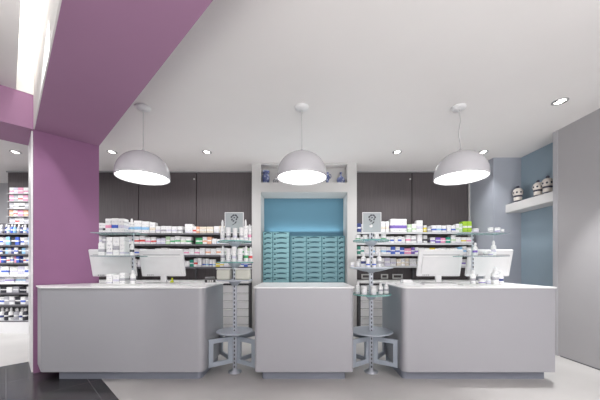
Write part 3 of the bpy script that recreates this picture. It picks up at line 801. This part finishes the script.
# ------------------------------------------------------------------ product rack left of the column
RY = 5.0
M['rackgrey'] = mat('rack_grey', (92, 90, 95), .6)
rk = thing('product_rack', 'tall shop rack full of hanging goods left of the purple column', 'rack', (-5.05, RY, 0))
part('back_board', (-5.98, -4.2, 5.34, 5.385, 0, 2.02), M['rackgrey'], rk)
part('upper_board', (-5.5, -4.2, 5.34, 5.385, 2.02, 2.62), M['rackgrey'], rk)
part('base', (-5.98, -4.2, RY, 5.34, 0, .20), M['white'], rk)
RZ = (.22, .51, .72, .905, 1.04, 1.26, 1.42, 1.58, 1.79)
for z in RZ:
    s = part('shelf', (-5.98, -4.2, RY+.02, 5.34, z-.018, z), M['shelfl'] if z in (.905, .22, .51, 1.04) else M['rackgrey'], rk)
    boxobj('front_lip', (-5.98+5.05, -4.2+5.05, .005, .0199, z-.028, z+.002), M['white'] if .8 < z < 1.1 else M['rackgrey'], s)
for z in (1.99, 2.13, 2.27, 2.41, 2.55):
    part('card_ledge', (-5.46, -4.3, 5.2, 5.34, z-.012, z), M['trim'], rk)
RN = ['bottom', 'second', 'third', 'fourth', 'fifth', 'sixth', 'seventh', 'eighth', 'ninth']
spec = {
 0: ('bottle', ['grey', 'white_navy', 'black', 'white_black'], .085, .23),
 1: ('carton', ['black', 'white_blue', 'grey', 'white_grey'], .10, .15),
 2: ('carton', ['grey', 'black', 'white'], .12, .11),
 3: ('carton', ['lilac', 'white_violet', 'white_lightblue'], .19, .105),
 4: ('carton', ['lilac', 'white_blue', 'white_lilac'], .15, .17),
 5: ('carton', ['white_blue', 'pink', 'blue', 'navy', 'white_red'], .06, .12),
 6: ('carton', ['navy', 'white_blue', 'black', 'lightblue', 'grey'], .065, .12),
 7: ('carton', ['blue', 'white_blue', 'grey', 'lightblue', 'black'], .08, .15),
 8: ('bottle', ['blue', 'lightblue', 'grey', 'navy', 'white_lightblue'], .06, .17),
}
for i, z in enumerate(RZ):
    shp, keys, w, h = spec[i]
    x = -5.52; k = 0
    while x < -4.66:
        ww = w*random.uniform(.85, 1.1)
        pack(shp, keys[k % len(keys)], x+ww/2, RY+.03+(ww/2 if shp != 'carton' else .05)+random.uniform(0, .03), z, ww*.95, (ww*.95 if shp != 'carton' else .09), h*random.uniform(.88, 1.0),
             'on %s shelf of the rack' % RN[i], 'from the left', 'goods on the rack left of the column')
        x += ww; k += 1
# cards in the upper pockets
for i, z in enumerate((1.99, 2.13, 2.27, 2.41, 2.55)):
    keys = [['grey', 'white_red', 'white_grey'], ['peach', 'white_red', 'pink'], ['grey', 'white_grey', 'white_black'], ['pink', 'grey', 'white_red'], ['white_pink', 'lilac', 'pink']][i]
    x = -5.45; k = 0
    while x < -4.72:
        ww = random.uniform(.07, .11)
        pack('carton', keys[k % 3], x+ww/2, 5.26, z, ww*.94, .02, .121, 'on %s card row of the rack' % ['lowest', 'second', 'third', 'fourth', 'top'][i], 'from the left', 'cards on the rack left of the column')
        x += ww; k += 1

finish_labels()

# ------------------------------------------------------------------ lights
def area(name, loc, rot, size, energy, color=(1, 1, 1), sy=None):
    l = bpy.data.lights.new(name, 'AREA'); l.energy = energy; l.color = color; l.size = size
    if sy: l.shape = 'RECTANGLE'; l.size_y = sy
    o = bpy.data.objects.new(name, l); C.objects.link(o); o.location = loc; o.rotation_euler = rot; return o
def spot(name, loc, energy, ang=100, blend=.6, r=.05):
    l = bpy.data.lights.new(name, 'SPOT'); l.energy = energy; l.spot_size = math.radians(ang); l.spot_blend = blend; l.shadow_soft_size = r
    o = bpy.data.objects.new(name, l); C.objects.link(o); o.location = loc; return o
# unseen fill lamps added behind the camera to light the fronts
for x in (-3.4, 0, 3.0 - .6):
    area('front_fill', (x, -1.6, 2.98), (math.radians(25), 0, 0), 1.6, {-3.4: 22, 0: 5}.get(x, 34), (1, .985, .97))
area('ceiling_fill', (1.0, -2.2, 1.2), (math.radians(160), 0, 0), 3.6, 288, (1, .985, .97), 2)  # added upward fill behind the camera, brightens the ceiling
for (x, y, l) in DL: spot('downlight_beam', (x, y, CEIL-.03), 190 if y < 4 else 26, 58 if y < 4 else 110)
for x in (-2.6, -1.9, -1.4, 1.4, 1.8, 2.2):
    spot('shelf_wash', (x, 4.55, CEIL-.05), 10, 140)
area('niche_glow', (.075, 5.40, 1.86), (math.radians(180), 0, 0), 1.4, 1.5, (.85, .97, 1), .08)
area('niche_top', (.075, 5.2, 2.50), (0, 0, 0), 1.4, 1.2, (.9, .98, 1), .2)
area('upper_niche_fill', (.075, 5.04, 3.0), (math.radians(-30), 0, 0), 1.4, 1.6, (1, 1, 1), .04)  # lamp added inside the upper niche to lift its back wall
area('left_room_light', (-6.0, 3.6, 2.9), (0, 0, 0), 1.6, 115)

k = area('counter_fill', (2.3, -.3, 2.98), (math.radians(38), 0, 0), .8, 12, (1, .985, .97)); k.data.spread = math.radians(75)  # added fill out of view, aimed to brighten the right counter
area('aisle_fill', (.2, 4.35, 1.3), (PI, 0, 0), 6, 13, (1, .99, .98), .5)  # added floating fill behind the counters, lifts the far ceiling
# downlight in the lower ceiling left of the beam, throws the beam's shadow on the column
wv, uv = Vector((math.cos(TH), math.sin(TH), 0)), Vector((-math.sin(TH), math.cos(TH), 0))
p = wv*.03+uv*2.6; tgt = wv*.45+uv*4.34+Vector((0, 0, 1.0))
o = spot('column_spot', (p.x, p.y, 3.11), 75, 70, .5, .04)
o.rotation_euler = (tgt-o.location).to_track_quat('-Z', 'Y').to_euler()

w = bpy.data.worlds.new('world'); bpy.context.scene.world = w; w.use_nodes = True
w.node_tree.nodes['Background'].inputs[0].default_value = (.95, .96, 1, 1)
w.node_tree.nodes['Background'].inputs[1].default_value = .75

# ------------------------------------------------------------------ camera
cd = bpy.data.cameras.new('camera'); cam = bpy.data.objects.new('camera', cd); C.objects.link(cam)
cam.location = (0, 0, CAMZ); cam.rotation_euler = (PI/2, 0, 0)
cd.sensor_width = 36; cd.lens = 36*F/600; cd.shift_y = 65/600; cd.clip_start = .05
sc = bpy.context.scene; sc.camera = cam
sc.view_settings.view_transform = 'Standard'; sc.view_settings.look = 'None'; sc.view_settings.exposure = .35
